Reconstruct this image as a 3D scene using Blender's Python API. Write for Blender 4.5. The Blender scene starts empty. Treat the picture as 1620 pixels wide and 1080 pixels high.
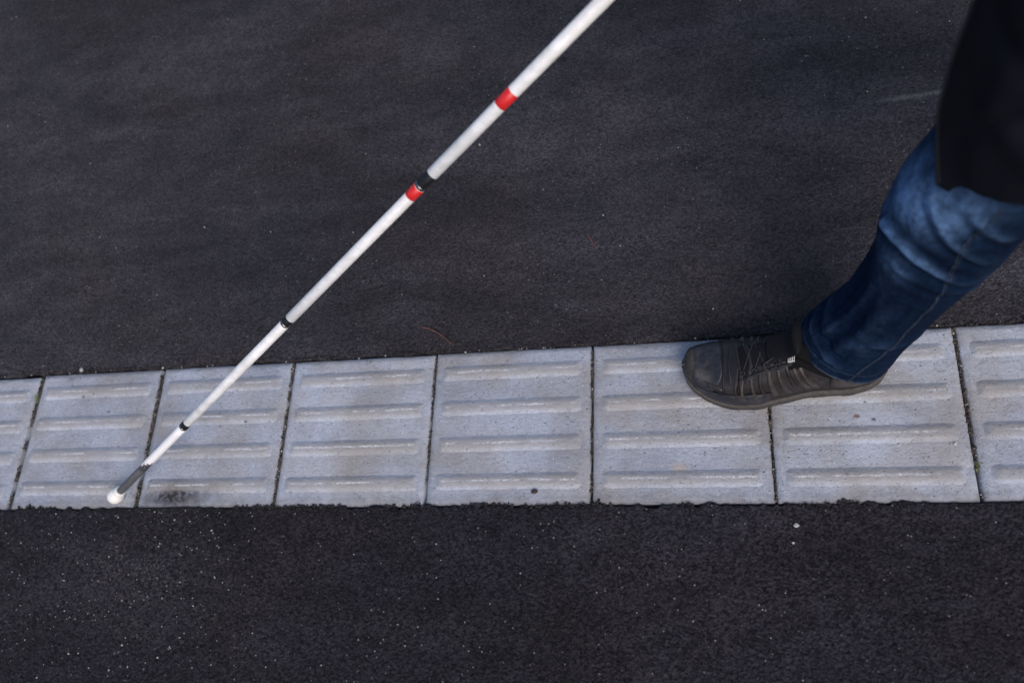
import bpy, math, random
import numpy as np
from mathutils import Matrix, Vector
rng = np.random.default_rng(7); random.seed(7)
S = bpy.context.scene

# ---------------------------------------------------------------- camera
cam_d = bpy.data.cameras.new('camera'); cam = bpy.data.objects.new('camera', cam_d); S.collection.objects.link(cam)
CR = Matrix(((0.9687, 0.0545, 0.2421), (0.0411, 0.9269, -0.3730), (-0.2448, 0.3713, 0.8957)))
cam.matrix_world = Matrix.Translation((1.4281, -0.2782, 1.4040)) @ CR.to_4x4()
cam_d.sensor_width = 36; cam_d.lens = 1324.57 / 1620 * 36
cam_d.clip_start = 0.02; cam_d.clip_end = 500
cam_d.dof.use_dof = True; cam_d.dof.focus_distance = 1.42; cam_d.dof.aperture_fstop = 3.2
S.camera = cam

# ---------------------------------------------------------------- sky, soft sun, exposure
SUN_EL, SUN_AZ = math.radians(47), math.radians(-66)      # azimuth of the sun measured from +X towards +Y
wd = bpy.data.worlds.new('World'); S.world = wd; wd.use_nodes = True
nt = wd.node_tree; bg = nt.nodes['Background']
sky = nt.nodes.new('ShaderNodeTexSky'); sky.sky_type = 'NISHITA'; sky.sun_disc = False
sky.sun_elevation = SUN_EL; sky.sun_rotation = math.pi/2 - SUN_AZ
sky.air_density = 1.0; sky.dust_density = 3.0
hs = nt.nodes.new('ShaderNodeHueSaturation'); hs.inputs['Saturation'].default_value = 1.12
nt.links.new(sky.outputs[0], hs.inputs['Color']); nt.links.new(hs.outputs[0], bg.inputs[0])
bg.inputs[1].default_value = 0.10
sd = bpy.data.lights.new('sun', 'SUN'); sun = bpy.data.objects.new('sun', sd); S.collection.objects.link(sun)
sd.energy = 0.75; sd.angle = math.radians(35); sd.color = (1.0, 0.90, 0.86)
sv = Vector((math.cos(SUN_EL)*math.cos(SUN_AZ), math.cos(SUN_EL)*math.sin(SUN_AZ), math.sin(SUN_EL)))
sun.rotation_euler = sv.to_track_quat('Z', 'Y').to_euler()
S.view_settings.view_transform = 'Standard'; S.view_settings.look = 'None'
S.view_settings.exposure = 0.74; S.view_settings.gamma = 1.0
S.view_settings.use_curve_mapping = False
S.render.engine = 'CYCLES'

# ---------------------------------------------------------------- helpers
def link(o, parent=None, label=None, cat=None, group=None, kind=None):
    if not o.users_collection: S.collection.objects.link(o)
    if parent: o.parent = parent
    if label: o['label'] = label
    if cat: o['category'] = cat
    if group: o['group'] = group
    if kind: o['kind'] = kind
    return o
def empty(name, loc=(0, 0, 0), **k):
    o = bpy.data.objects.new(name, None); o.location = loc; o.empty_display_size = .05
    return link(o, **k)
def mesh(name, V, F, mat, parent=None, smooth=True, base=None, **k):
    """V: (n,3) world coordinates. F: (m,4) or (m,3) or ragged list. base: where the parent stands."""
    V = np.asarray(V, float)
    if base is not None: V = V - np.asarray(base)
    me = bpy.data.meshes.new(name)
    if isinstance(F, np.ndarray):
        n, c = F.shape
        me.vertices.add(len(V)); me.vertices.foreach_set('co', V.astype(np.float32).ravel())
        me.loops.add(n*c); me.loops.foreach_set('vertex_index', F.astype(np.int32).ravel())
        me.polygons.add(n); me.polygons.foreach_set('loop_start', np.arange(0, n*c, c, dtype=np.int32))
        me.update(calc_edges=True); me.validate()
    else:
        me.from_pydata(V.tolist(), [], F); me.update()
    if smooth: me.polygons.foreach_set('use_smooth', np.ones(len(me.polygons), bool))
    me.materials.append(mat)
    return link(bpy.data.objects.new(name, me), parent, **k)
def grid_faces(n, m, wrap=False):
    i = np.arange(n-1)[:, None]; mm = m if wrap else m-1
    j = np.arange(mm)[None, :]; j2 = (j+1) % m
    return np.stack([i*m+j, i*m+j2, (i+1)*m+j2, (i+1)*m+j], -1).reshape(-1, 4)
def loft(R, caps=True):
    """R: (n,m,3) rings, closed round. returns V, F as a list if capped"""
    n, m = R.shape[:2]; V = R.reshape(-1, 3); F = grid_faces(n, m, True)[:, ::-1]
    if not caps: return V, F
    V = np.vstack([V, R[0].mean(0), R[-1].mean(0)]); a, b = n*m, n*m+1
    j = np.arange(m); j2 = (j+1) % m
    T = [tuple(q) for q in F.tolist()] + [(a, int(x), int(y)) for x, y in zip(j, j2)] + [(b, int((n-1)*m+y), int((n-1)*m+x)) for x, y in zip(j, j2)]
    return V, T
def tube(P, r, m=16, caps=True, flat=1.0, up=(0, 0, 1)):
    P = np.asarray(P, float); n = len(P); r = np.broadcast_to(np.asarray(r, float), (n,))
    T = np.gradient(P, axis=0); T /= np.linalg.norm(T, axis=1)[:, None] + 1e-12
    u = np.cross(T, np.asarray(up, float)); ln = np.linalg.norm(u, axis=1)[:, None]
    u = np.where(ln < 1e-4, np.cross(T, (1, 0, 0.)), u); u /= np.linalg.norm(u, axis=1)[:, None]
    w = np.cross(u, T); a = np.linspace(0, 2*np.pi, m, endpoint=False)
    R = P[:, None] + r[:, None, None]*(np.cos(a)[None, :, None]*u[:, None] + flat*np.sin(a)[None, :, None]*w[:, None])
    return loft(R, caps)
def hashn(i, j, k=0):
    h = (np.asarray(i, np.int64)*374761393 + np.asarray(j, np.int64)*668265263 + k*2147483647) & 0xffffffff
    h = ((h ^ (h >> 13))*1274126177) & 0xffffffff
    return ((h ^ (h >> 16)) & 0xffffff)/float(0x1000000)
def vnoise(x, y, k=0):
    i = np.floor(x); j = np.floor(y); a = x-i; b = y-j; a = a*a*(3-2*a); b = b*b*(3-2*b)
    return (hashn(i, j, k)*(1-a)+hashn(i+1, j, k)*a)*(1-b)+(hashn(i, j+1, k)*(1-a)+hashn(i+1, j+1, k)*a)*b
def fbm(x, y, k=0, o=4):
    s = 0; A = .5
    for q in range(o): s = s+A*(vnoise(x*2**q, y*2**q, k+q)-.5)*2; A *= .5
    return s
def worley(x, y, k=0):
    i0 = np.floor(x); j0 = np.floor(y); best = np.full(x.shape, 9.); cid = np.zeros(x.shape)
    for a in (-1, 0, 1):
        for b in (-1, 0, 1):
            i, j = i0+a, j0+b; hx = hashn(i, j, k+1); hy = hashn(i, j, k+2)
            d = (x-i-hx)**2+(y-j-hy)**2; m = d < best
            best = np.where(m, d, best); cid = np.where(m, hashn(i, j, k+3), cid)
    return np.sqrt(best), cid
def sstep(a, b, x):
    t = np.clip((x-a)/(b-a), 0, 1); return t*t*(3-2*t)

# ---------------------------------------------------------------- materials
class Mat:
    def __init__(s, name, col=(.5, .5, .5), rough=.8, spec=.5):
        s.m = bpy.data.materials.new(name); s.m.use_nodes = True; s.t = s.m.node_tree
        s.b = s.t.nodes['Principled BSDF']; s.b.inputs['Roughness'].default_value = rough
        s.b.inputs['Specular IOR Level'].default_value = spec
        s.b.inputs['Base Color'].default_value = (*col, 1)
        s.pos = s.t.nodes.new('ShaderNodeNewGeometry').outputs['Position']; s.h = None
    def obj(s):
        s.pos = s.t.nodes.new('ShaderNodeTexCoord').outputs['Object']
    def L(s, a, b): s.t.links.new(a, b)
    def scaled(s, sc):
        n = s.t.nodes.new('ShaderNodeMapping'); n.inputs['Scale'].default_value = sc if hasattr(sc, '__len__') else (sc,)*3
        s.L(s.pos, n.inputs['Vector']); return n.outputs[0]
    def noise(s, sc, detail=4, rough=.55, dist=0):
        n = s.t.nodes.new('ShaderNodeTexNoise'); n.inputs['Scale'].default_value = 1
        n.inputs['Detail'].default_value = detail; n.inputs['Roughness'].default_value = rough; n.inputs['Distortion'].default_value = dist
        s.L(s.scaled(sc), n.inputs['Vector']); return n.outputs['Fac']
    def vor(s, sc, out='Distance', feature='F1', rnd=1):
        n = s.t.nodes.new('ShaderNodeTexVoronoi'); n.feature = feature; n.inputs['Scale'].default_value = 1; n.inputs['Randomness'].default_value = rnd
        s.L(s.scaled(sc), n.inputs['Vector'])
        if out == 'Color':
            q = s.t.nodes.new('ShaderNodeSeparateColor'); s.L(n.outputs['Color'], q.inputs[0]); return q.outputs[0]
        return n.outputs[out]
    def ramp(s, v, pts):
        n = s.t.nodes.new('ShaderNodeValToRGB'); e = n.color_ramp.elements
        while len(e) < len(pts): e.new(.5)
        for q, (p, c) in zip(e, pts):
            q.position = p; q.color = (c, c, c, 1) if not hasattr(c, '__len__') else (*c, 1)
        s.L(v, n.inputs[0]); return n.outputs[0]
    def math(s, op, a, b=None, clamp=False):
        n = s.t.nodes.new('ShaderNodeMath'); n.operation = op; n.use_clamp = clamp
        for i, v in enumerate((a, b)):
            if v is None: continue
            if isinstance(v, (int, float)): n.inputs[i].default_value = v
            else: s.L(v, n.inputs[i])
        return n.outputs[0]
    def mix(s, f, a, b, mode='MIX'):
        n = s.t.nodes.new('ShaderNodeMix'); n.data_type = 'RGBA'; n.blend_type = mode
        for i, v in ((0, f), (6, a), (7, b)):
            if isinstance(v, (int, float)): n.inputs[i].default_value = v if i == 0 else (v, v, v, 1)
            elif isinstance(v, tuple): n.inputs[i].default_value = (*v, 1)
            else: s.L(v, n.inputs[i])
        return n.outputs[2]
    def sep(s):
        n = s.t.nodes.new('ShaderNodeSeparateXYZ'); s.L(s.pos, n.inputs[0]); return n.outputs
    def blob(s, x, y, rx, ry, soft=.6, wob=.5, sc=40, rot=0):
        """a stain of its own shape at a fixed place on the ground: 1 inside, 0 outside"""
        n = s.t.nodes.new('ShaderNodeMapping'); n.vector_type = 'TEXTURE'
        n.inputs['Location'].default_value = (x, y, 0); n.inputs['Scale'].default_value = (rx, ry, 1); n.inputs['Rotation'].default_value = (0, 0, rot)
        s.L(s.pos, n.inputs['Vector'])
        sp = s.t.nodes.new('ShaderNodeSeparateXYZ'); s.L(n.outputs[0], sp.inputs[0])
        d = s.math('SQRT', s.math('ADD', s.math('MULTIPLY', sp.outputs[0], sp.outputs[0]), s.math('MULTIPLY', sp.outputs[1], sp.outputs[1])))
        d = s.math('ADD', d, s.math('MULTIPLY', s.math('SUBTRACT', s.noise(sc, 4), .5), wob*2))
        return s.ramp(d, [(max(0, 1-soft), 1), (1, 0)])
    def col(s, c): s.L(c, s.b.inputs['Base Color'])
    def rough(s, c): s.L(c, s.b.inputs['Roughness'])
    def bump(s, h, dist, strength=1):
        n = s.t.nodes.new('ShaderNodeBump'); n.inputs['Distance'].default_value = dist; n.inputs['Strength'].default_value = strength
        s.L(h, n.inputs['Height'])
        if s.h: s.L(s.h, n.inputs['Normal'])
        s.h = n.outputs[0]; s.L(s.h, s.b.inputs['Normal'])

def asphalt(name, grain, base, lo, hi, spark, bumpd):
    a = Mat(name, rough=.85, spec=.20)
    c = a.vor(1/grain, 'Color'); f = a.noise(900, 3)
    col = a.mix(c, lo, hi)
    col = a.mix(a.ramp(f, [(.3, 0), (.75, .5)]), col, tuple(v*.5 for v in lo))
    big = a.noise((1.1, 4.2, 1), 5, .6, .6); mid = a.noise((9, 17, 9), 5, .62)
    col = a.mix(1.0, col, a.ramp(big, [(.34, .70), (.5, 1.02), (.64, 1.36)]), 'MULTIPLY')
    col = a.mix(1.0, col, a.ramp(mid, [(.32, .74), (.68, 1.18)]), 'MULTIPLY')
    tint = a.noise((2.3, 2.9, 1), 3)
    col = a.mix(1.0, col, a.ramp(tint, [(.35, (.95, .99, 1.06)), (.65, (1.05, 1.0, .96))]), 'MULTIPLY')
    pd = a.vor((75, 110, 90)); pc = a.vor((75, 110, 90), 'Color')      # open pores
    col = a.mix(a.math('MULTIPLY', a.ramp(pc, [(.80, 0), (.95, .75)]), a.ramp(pd, [(.12, 1), (.42, 0)])), col, tuple(v*.3 for v in lo))
    # pale chippings showing through the binder
    sp = a.vor(1/(grain*1.15), 'Color'); dd = a.vor(1/(grain*1.15))
    s1 = a.math('MULTIPLY', a.ramp(sp, [(.972, 0), (.990, 1)]), a.ramp(dd, [(.22, 1), (.42, 0)]))
    clump = a.ramp(a.noise((3, 3, 3), 3), [(.38, .25), (.66, 1)])
    col = a.mix(a.math('MULTIPLY', s1, clump), col, spark)
    return a, col, dd, c, mid

# worn fine asphalt beyond the tiles
A1, col, dd, cc, mid = asphalt('worn_fine_asphalt', .0036, 0, (.0245, .0220, .0265), (.072, .066, .072), (.26, .25, .26), 0)
for (x, y, rx, ry, s_, w, q) in ((1.1355, .95, .010, .009, .5, .3, .75), (.055, 1.10, .016, .014, .5, .3, .5), (.63, .62, .34, .20, .9, .5, .32), (.30, .62, .16, .26, .9, .5, .25), (1.05, .58, .40, .10, .9, .5, .28), (1.20, 1.05, .5, .06, .9, .5, .20)):
    col = A1.mix(A1.math('MULTIPLY', A1.blob(x, y, rx, ry, s_, w, 14 if rx > .05 else 160), q), col, (.012, .012, .015))
scuff = A1.math('MULTIPLY', A1.blob(1.80, .754, .095, .0085, .9, .45, 60, .035), A1.ramp(A1.noise(500, 3), [(.35, .15), (.7, .75)]))
col = A1.mix(scuff, col, (.22, .215, .21))
rust = A1.blob(1.60, .34, .10, .05, .95, .6, 50)
col = A1.mix(A1.math('MULTIPLY', rust, .35), col, (.07, .035, .02))
A1.col(col)
A1.bump(A1.noise(420, 4, .65), .0022, .9); A1.bump(A1.ramp(dd, [(.0, 1), (.75, 0)]), .0022, .9); A1.bump(mid, .004, .5)
# open coarse asphalt on the near side
A2, col, dd, cc, mid = asphalt('coarse_open_asphalt', .0040, 0, (.0065, .0058, .0080), (.038, .0345, .0425), (.34, .33, .32), 0)
for (x, y, rx, ry, q) in ((.35, -.12, .22, .16, .35), (.9, -.2, .5, .05, .15)):
    m_ = A2.math('MULTIPLY', A2.blob(x, y, rx, ry, .9, .6, 12), A2.ramp(A2.vor(230, 'Color'), [(.6, 0), (.95, 1)]))
    col = A2.mix(A2.math('MULTIPLY', m_, q), col, (.14, .13, .12))
A2.col(col); A2.bump(A2.noise(600, 4, .7), .0018, .9); A2.bump(A2.ramp(dd, [(.0, 1), (.7, 0)]), .0022, .8)

soil = Mat('joint_dirt', (.02, .017, .014), .95, .2)
soil.col(soil.mix(soil.noise(600, 3), (.010, .009, .008), (.045, .037, .028))); soil.bump(soil.noise(900, 4), .002)

# concrete of the tactile tiles
def concrete(name, rib=False):
    a = Mat(name, rough=.78, spec=.35)
    base = a.mix(a.noise((260, 320, 260), 4, .65), (.345, .382, .452), (.495, .528, .595))
    warm = a.ramp(a.noise((7, 9, 5), 4, .6), [(.42, 0), (.66, 1)])
    base = a.mix(a.math('MULTIPLY', warm, .7), base, (.36, .335, .31))
    # grazed streaks running along the strip
    base = a.mix(1.0, base, a.ramp(a.noise((90, 190, 90), 5, .75), [(.28, .80), (.72, 1.16)]), 'MULTIPLY')
    base = a.mix(1.0, base, a.ramp(a.noise((900, 1100, 900), 2, .6), [(.25, .82), (.75, 1.14)]), 'MULTIPLY')
    base = a.mix(1.0, base, a.ramp(a.noise((5, 6, 5), 5, .6), [(.3, .78), (.7, 1.12)]), 'MULTIPLY')
    rnd = a.t.nodes.new('ShaderNodeObjectInfo').outputs['Random']
    if not rib: base = a.mix(1.0, base, a.ramp(rnd, [(0, .88), (1, 1.07)]), 'MULTIPLY')
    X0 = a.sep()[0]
    dirt = a.math('MULTIPLY', a.ramp(a.noise((11, 16, 11), 5, .7), [(.44, 0), (.66, 1)]), a.ramp(a.math('MULTIPLY', a.math('ADD', X0, .4), .45), [(0, .75), (.35, .32), (.8, .36)]))  # patchy grey tone over the whole strip, strengthened towards the left end
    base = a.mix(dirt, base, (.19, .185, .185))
    # pin holes and dark specks
    d = a.vor((120, 190, 120)); c = a.vor((120, 190, 120), 'Color')
    pit = a.math('MULTIPLY', a.ramp(c, [(.86, 0), (.93, 1)]), a.ramp(d, [(.10, 1), (.30, 0)]))
    d2 = a.vor(420); c2 = a.vor(420, 'Color')
    pit2 = a.math('MULTIPLY', a.ramp(c2, [(.80, 0), (.9, .8)]), a.ramp(d2, [(.15, 1), (.45, 0)]))
    pits = a.math('MAXIMUM', pit, pit2)
    # more pitting near the far edge of the strip
    Y = a.sep()[1]
    base = a.mix(a.math('MULTIPLY', pits, a.ramp(Y, [(.0, .6), (.22, .65), (.26, 1.0)])), base, (.075, .072, .08))
    # white lime flecks
    c3 = a.vor(300, 'Color'); d3 = a.vor(300)
    fl = a.math('MULTIPLY', a.ramp(c3, [(.955, 0), (.975, 1)]), a.ramp(d3, [(.15, 1), (.4, 0)]))
    base = a.mix(a.math('MULTIPLY', fl, .7), base, (.72, .73, .76))
    # dirt along the near and far edges of the strip
    e = a.math('ADD', Y, a.math('MULTIPLY', a.math('SUBTRACT', a.noise(45, 5), .5), .03))
    base = a.mix(a.math('MULTIPLY', a.ramp(e, [(0, .55), (.022, 0)]), 1.), base, (.13, .125, .13))
    base = a.mix(a.math('MULTIPLY', a.ramp(e, [(.276, 0), (.292, .5)]), 1.), base, (.17, .165, .16))
    # stains
    sm = a.math('MULTIPLY', a.blob(.385, .024, .105, .038, .80, .4, 40), a.ramp(a.noise(110, 4), [(.22, .5), (.55, 1)]))
    base = a.mix(sm, base, (.030, .026, .029))
    base = a.mix(a.math('MULTIPLY', a.blob(1.349, .060, .020, .012, .8, .3, 90), .55), base, (.47, .38, .29))
    base = a.mix(a.math('MULTIPLY', a.blob(.80, .10, .12, .09, .95, .6, 30), .35), base, (.25, .235, .21))
    base = a.mix(a.math('MULTIPLY', a.blob(.75, .09, .04, .14, .95, .6, 30), .18), base, (.27, .24, .20))
    base = a.mix(a.math('MULTIPLY', a.blob(1.635, .141, .007, .004, .5, .4, 260), .8), base, (.14, .06, .03))
    for x, y in ((.455, .185), (.515, .168), (.19, .20), (1.66, .135), (1.61, .045), (.12, .235), (.145, .24)):
        base = a.mix(a.math('MULTIPLY', a.blob(x, y, .0045, .003, .5, .5, 400), .8), base, (.05, .045, .05))
    if rib:
        a2 = Mat.__new__(Mat); tc = a.t.nodes.new('ShaderNodeTexCoord').outputs['Object']
        sp = a.t.nodes.new('ShaderNodeSeparateXYZ'); a.L(tc, sp.inputs[0])
        # polished, warm grey top of the rib and abraded crest
        top = a.ramp(a.math('MULTIPLY', sp.outputs[2], 200), [(.35, 0), (.8, 1)])
        base = a.mix(a.math('MULTIPLY', top, .55), base, (.315, .295, .27))
        yy = a.math('ADD', sp.outputs[1], a.math('MULTIPLY', a.math('SUBTRACT', a.noise((25, 25, 25), 3), .5), .004))
        crest = a.ramp(a.math('ABSOLUTE', a.math('ADD', a.math('MULTIPLY', a.math('SUBTRACT', yy, .0008), 250), a.math('MULTIPLY', a.math('SUBTRACT', a.noise(150, 3), .5), .9))), [(.16, 1), (.62, 0)])
        along = a.ramp(a.noise((16, 16, 16), 4, .6), [(.44, 0), (.54, 1)])
        gr = a.ramp(a.noise((260, 420, 300), 5, .75), [(.42, .0), (.56, 1)])
        ends = a.ramp(a.math('ABSOLUTE', a.math('MULTIPLY', sp.outputs[0], 8)), [(.93, 1), (1.0, 0)])
        k = a.math('MULTIPLY', a.math('MULTIPLY', crest, along), a.math('MULTIPLY', gr, ends))
        base = a.mix(a.math('MULTIPLY', k, .70), base, (.80, .81, .84))
    a.col(base)
    a.bump(a.noise(520, 5, .7), .0009, .9); a.bump(a.math('MULTIPLY', pits, -1), .0012, .9); a.bump(a.noise((110, 170, 110), 4, .7), .0020, .8)
    return a.m
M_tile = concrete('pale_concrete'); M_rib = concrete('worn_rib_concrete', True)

# ---------------------------------------------------------------- ground, asphalt sheets
gx = 40
mesh('ground', [(-gx, -gx, -.030), (gx, -gx, -.030), (gx, gx, -.030), (-gx, gx, -.030)], np.array([[0, 1, 2, 3]]), soil.m, smooth=False, kind='structure')
def axis(lo, hi, step, far0, far1, g=1.35):
    a = list(np.arange(lo, hi+1e-9, step)); s = step
    while a[-1] < far1: s *= g; a.append(min(a[-1]+s, far1))
    s = step; b = []
    x = lo
    while x > far0: s *= g; x = max(x-s, far0); b.append(x)
    return np.array(b[::-1]+a)
def sheet(name, xs, ts, yfun, zfun, mat, **k):
    X = np.repeat(xs[:, None], len(ts), 1); Tt = np.repeat(ts[None], len(xs), 0)
    Y = yfun(X, Tt); Z = zfun(X, Y, Tt)
    V = np.stack([X, Y, Z], -1).reshape(-1, 3)
    return mesh(name, V, grid_faces(len(xs), len(ts)), mat, **k)
# near side: coarse grains, edge crumbles over the tiles
xs = axis(-.35, 2.35, .0021, -30, 30); ts = axis(0, .62, .0021, 0, 30)
def near_edge(x): return .001+.0035*fbm(x*9, 0*x, 5, 3)+.0065*np.clip(fbm(x*75, x*0+3, 9, 3)*1.5, -1, 1)*sstep(.2, .8, vnoise(x*6, x*0, 4)*1.4)
def yn(X, T): return near_edge(X)*np.clip(1-T/.04, 0, 1)-T+0
def zn(X, Y, T):
    fade = np.clip(1.6-np.maximum(np.abs(X-1), T)*.8, 0, 1)
    d, c = worley(X/.0050, Y/.0046, 3); d2, c2 = worley(X/.0115+5, Y/.0115, 13)
    z = .0019*(c-.3)*np.clip(1.25-(d/.62)**3, 0, 1)+.0006*np.clip(1-d, 0, 1)+.0007*(c2-.5)*np.clip(1-d2**2*1.3, 0, 1)
    z = z*fade+.0020*fbm(X*5, Y*7, 20, 3)-.0008
    edge = np.clip(T/.010, 0, 1)
    z = z+.0016*np.exp(-(T/.022)**2)
    return np.where(T < 1e-6, -.012, z*edge+(1-edge)*(.0002))
road = sheet('asphalt_road', xs, ts, yn, zn, A2.m, kind='structure')
# far side: finer and smoother, with a crumbling edge and a shallow hollow at the tiles
xs2 = axis(-.75, 2.45, .0042, -30, 30); ts2 = axis(0, 1.35, .0042, 0, 30)
ts2 = np.concatenate([np.arange(0, .03, .0018), ts2[ts2 >= .03]])
def yf(X, T):
    e = .2915+.0022*fbm(X*12, 0*X, 31, 3)+.0042*np.clip(fbm(X*80, X*0+1, 35, 3)*1.4, -1, 1)
    return e*np.clip(1-T/.05, 0, 1)+(.2915)*np.clip(T/.05, 0, 1)+T
def zf(X, Y, T):
    d, c = worley(X/.0065, Y/.0065, 43)
    near = np.exp(-(T/.05)**2)
    z = (.0010*(c-.3)+.0006)*np.clip(1-(d/.75)**2, 0, 1)*(.35+1.4*near)
    z = z*np.clip(2-np.abs(X-1), 0, 1)+.0035*fbm(X*2.2, Y*3, 50, 4)-.0016
    hollow = -.004*np.exp(-(T/.014)**2)*sstep(.35, .7, vnoise(X*7, X*0, 61))
    return np.where(T < 1e-6, -.014, z+hollow)
path = sheet('asphalt_path', xs2, ts2, yf, zf, A1.m, kind='structure')

# ---------------------------------------------------------------- tactile paving
TP = empty('tactile_paving', (0, 0, 0), kind='structure')
PIT = .3; TW, TD = .2935, .2885
def tile_mesh(x0, x1, y0, y1, seed):
    n = 46; a = np.sin(np.linspace(-np.pi/2, np.pi/2, n))*.5+.5; a = a*.55+np.linspace(0, 1, n)*.45
    U, Wv = np.meshgrid(a, a, indexing='ij'); X = x0+(x1-x0)*U; Y = y0+(y1-y0)*Wv
    dx = np.minimum(X-x0, x1-X); dy = np.minimum(Y-y0, y1-Y); d = np.minimum(dx, dy)
    wob = .0009*fbm(X*60+seed, Y*60, seed, 3); chip = np.clip(fbm(X*38+seed, Y*38, seed+31, 3)-.30, 0, 1)*.030
    Z = -.0036*(1-sstep(0, .0075, d-chip+.0015*fbm(X*30, Y*30, seed+9, 2)))+.0004*fbm(X*14, Y*14, seed+4, 3)
    X = X+np.where(d == dx, wob, 0)*(d < .004); Y = Y+np.where(d == dy, wob, 0)*(d < .004)
    V = np.stack([X, Y, Z], -1); F = [tuple(q) for q in grid_faces(n, n)[:, ::1].tolist()]
    F = [q[::-1] for q in F]
    top = V.reshape(-1, 3)
    ring = [i*n for i in range(n)]+[(n-1)*n+j for j in range(1, n)]+[i*n+n-1 for i in range(n-2, -1, -1)]+[j for j in range(n-2, 0, -1)]
    b = len(top); low = top[ring].copy(); low[:, 2] = -.028
    V = np.vstack([top, low]); m = len(ring)
    F += [(ring[i], b+i, b+(i+1) % m, ring[(i+1) % m]) for i in range(m)]
    F = [f if False else f for f in F]
    return V, F
def rib_mesh(seed):
    L2, W2, H = .1355, .0185, .0043
    nx, ny = 72, 19
    s = np.linspace(-1, 1, nx); s = np.sign(s)*(1-(1-np.abs(s))**1.25); t = np.linspace(-1, 1, ny)
    Sx, Ty = np.meshgrid(s, t, indexing='ij')
    # rounded-rectangle footprint
    rc = .015
    hw = W2*np.sqrt(np.clip(1-(np.clip(np.abs(Sx)*L2-(L2-rc), 0, rc)/rc)**2*.72, 0, 1))
    X = Sx*L2; Y = Ty*hw
    d = np.minimum(hw-np.abs(Y), L2-np.abs(X))
    Z = -.0010+(H+.0012)*(.55*np.sin(np.clip(d/.0175, 0, 1)*np.pi/2)**1.5+.45*sstep(0, .013, d+.0008*fbm(X*60, Y*60+seed, seed+3, 2)))+.0002*fbm(X*50+seed, Y*50, seed, 3)
    return np.stack([X, Y, Z], -1).reshape(-1, 3), grid_faces(nx, ny)[:, ::-1]
ribs = []
for s in range(4):
    V, F = rib_mesh(s*7+1)
    me_o = mesh('rib', V, F, M_rib); ribs.append(me_o.data); bpy.data.objects.remove(me_o)
jx = {-1: .000, 0: .0, 1: -.0005, 2: .001, 3: 0, 4: .001, 5: 0, 6: 0}
def fix_normals(o):
    import bmesh
    b = bmesh.new(); b.from_mesh(o.data); bmesh.ops.recalc_face_normals(b, faces=b.faces); b.to_mesh(o.data); b.free()
gap = {0: .0105, 1: .0088, 2: .0072, 3: .0050, 4: .0052, 5: .0044, 6: .0066}
shift = {-1: -.004, 0: .000, 1: .0008, 2: .0, 3: .0012, 4: .0008, 5: 0, 6: .001}
for k in range(-8, 15):
    gl = gap.get(k, .006); gr_ = gap.get(k+1, .006); dy = shift.get(k, 0)
    x0, x1 = k*PIT+gl/2, (k+1)*PIT-gr_/2
    V, F = tile_mesh(x0, x1, dy, TD+dy, k*13+100)
    c = np.array([(x0+x1)/2, TD/2+dy, 0])
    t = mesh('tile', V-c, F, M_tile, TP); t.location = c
    tz = (rng.random()-.5)*.0010; t.location.z = tz-.0002; t.rotation_euler = ((rng.random()-.5)*.004, (rng.random()-.5)*.004, 0)
    fix_normals(t)
    for q, yy in enumerate((.0415, .1100, .1785, .2465)):
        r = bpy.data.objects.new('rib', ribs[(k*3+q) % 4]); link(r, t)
        r.location = ((rng.random()-.5)*.001, yy-TD/2, 0)

# ---------------------------------------------------------------- loose grit (nobody could count it)
def stones(P, R, mat, name, flat=.6, **k):
    """one joined object of low-polygon stones at points P (n,3) with radii R"""
    t = (1+5**.5)/2
    B = np.array([(-1, t, 0), (1, t, 0), (-1, -t, 0), (1, -t, 0), (0, -1, t), (0, 1, t), (0, -1, -t), (0, 1, -t), (t, 0, -1), (t, 0, 1), (-t, 0, -1), (-t, 0, 1)])/1.9
    T = np.array([(0, 11, 5), (0, 5, 1), (0, 1, 7), (0, 7, 10), (0, 10, 11), (1, 5, 9), (5, 11, 4), (11, 10, 2), (10, 7, 6), (7, 1, 8), (3, 9, 4), (3, 4, 2), (3, 2, 6), (3, 6, 8), (3, 8, 9), (4, 9, 5), (2, 4, 11), (6, 2, 10), (8, 6, 7), (9, 8, 1)])
    n = len(P); V = B[None]*(1+.45*(rng.random((n, 12, 1))-.5)); V = V*(.65+.7*rng.random((n, 1, 3)))
    a = rng.random(n)*6.283; c, s = np.cos(a)[:, None], np.sin(a)[:, None]
    V = np.stack([V[..., 0]*c-V[..., 1]*s, V[..., 0]*s+V[..., 1]*c, V[..., 2]*flat], -1)
    V = V*np.asarray(R)[:, None, None]+np.asarray(P)[:, None]
    F = (T[None]+12*np.arange(n)[:, None, None]).reshape(-1, 3)
    return mesh(name, V.reshape(-1, 3), F, mat, smooth=False, **k)
def grit_mat(name, lo, hi, sc=330):
    a = Mat(name, rough=.85, spec=.3); a.col(a.mix(a.vor(sc, 'Color'), lo, hi)); a.bump(a.noise(900, 3), .0006); return a.m
M_gd = grit_mat('dark_grit', (.014, .012, .011), (.13, .11, .085), 260)
M_gp = grit_mat('pale_grit', (.14, .125, .10), (.50, .49, .46))
# in the joints
P = []; Rr = []; Pp = []; Rp = []
for k in range(-1, 8):
    g = gap.get(k, .006)*.9; n = int(420*g/.006)
    x = k*PIT+(rng.random(n)-.5)*g*1.0; y = rng.random(n)*.288
    dens = vnoise(y*60, 0*y+k*7.3, 77) > .30
    z = -.0055+rng.random(n)*.0035
    P.append(np.stack([x, y, z], 1)[dens]); Rr.append((.0009+.0015*rng.random(n)**2)[dens])
    m = int(16*g/.006); y = rng.random(m)*.288
    Pp.append(np.stack([k*PIT+(rng.random(m)-.5)*g*.7, y, -.002+rng.random(m)*.001], 1)); Rp.append(.0007+.0013*rng.random(m)**2)
PJ, RJ = np.vstack(P), np.concatenate(Rr); P = []; Rr = []
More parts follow.
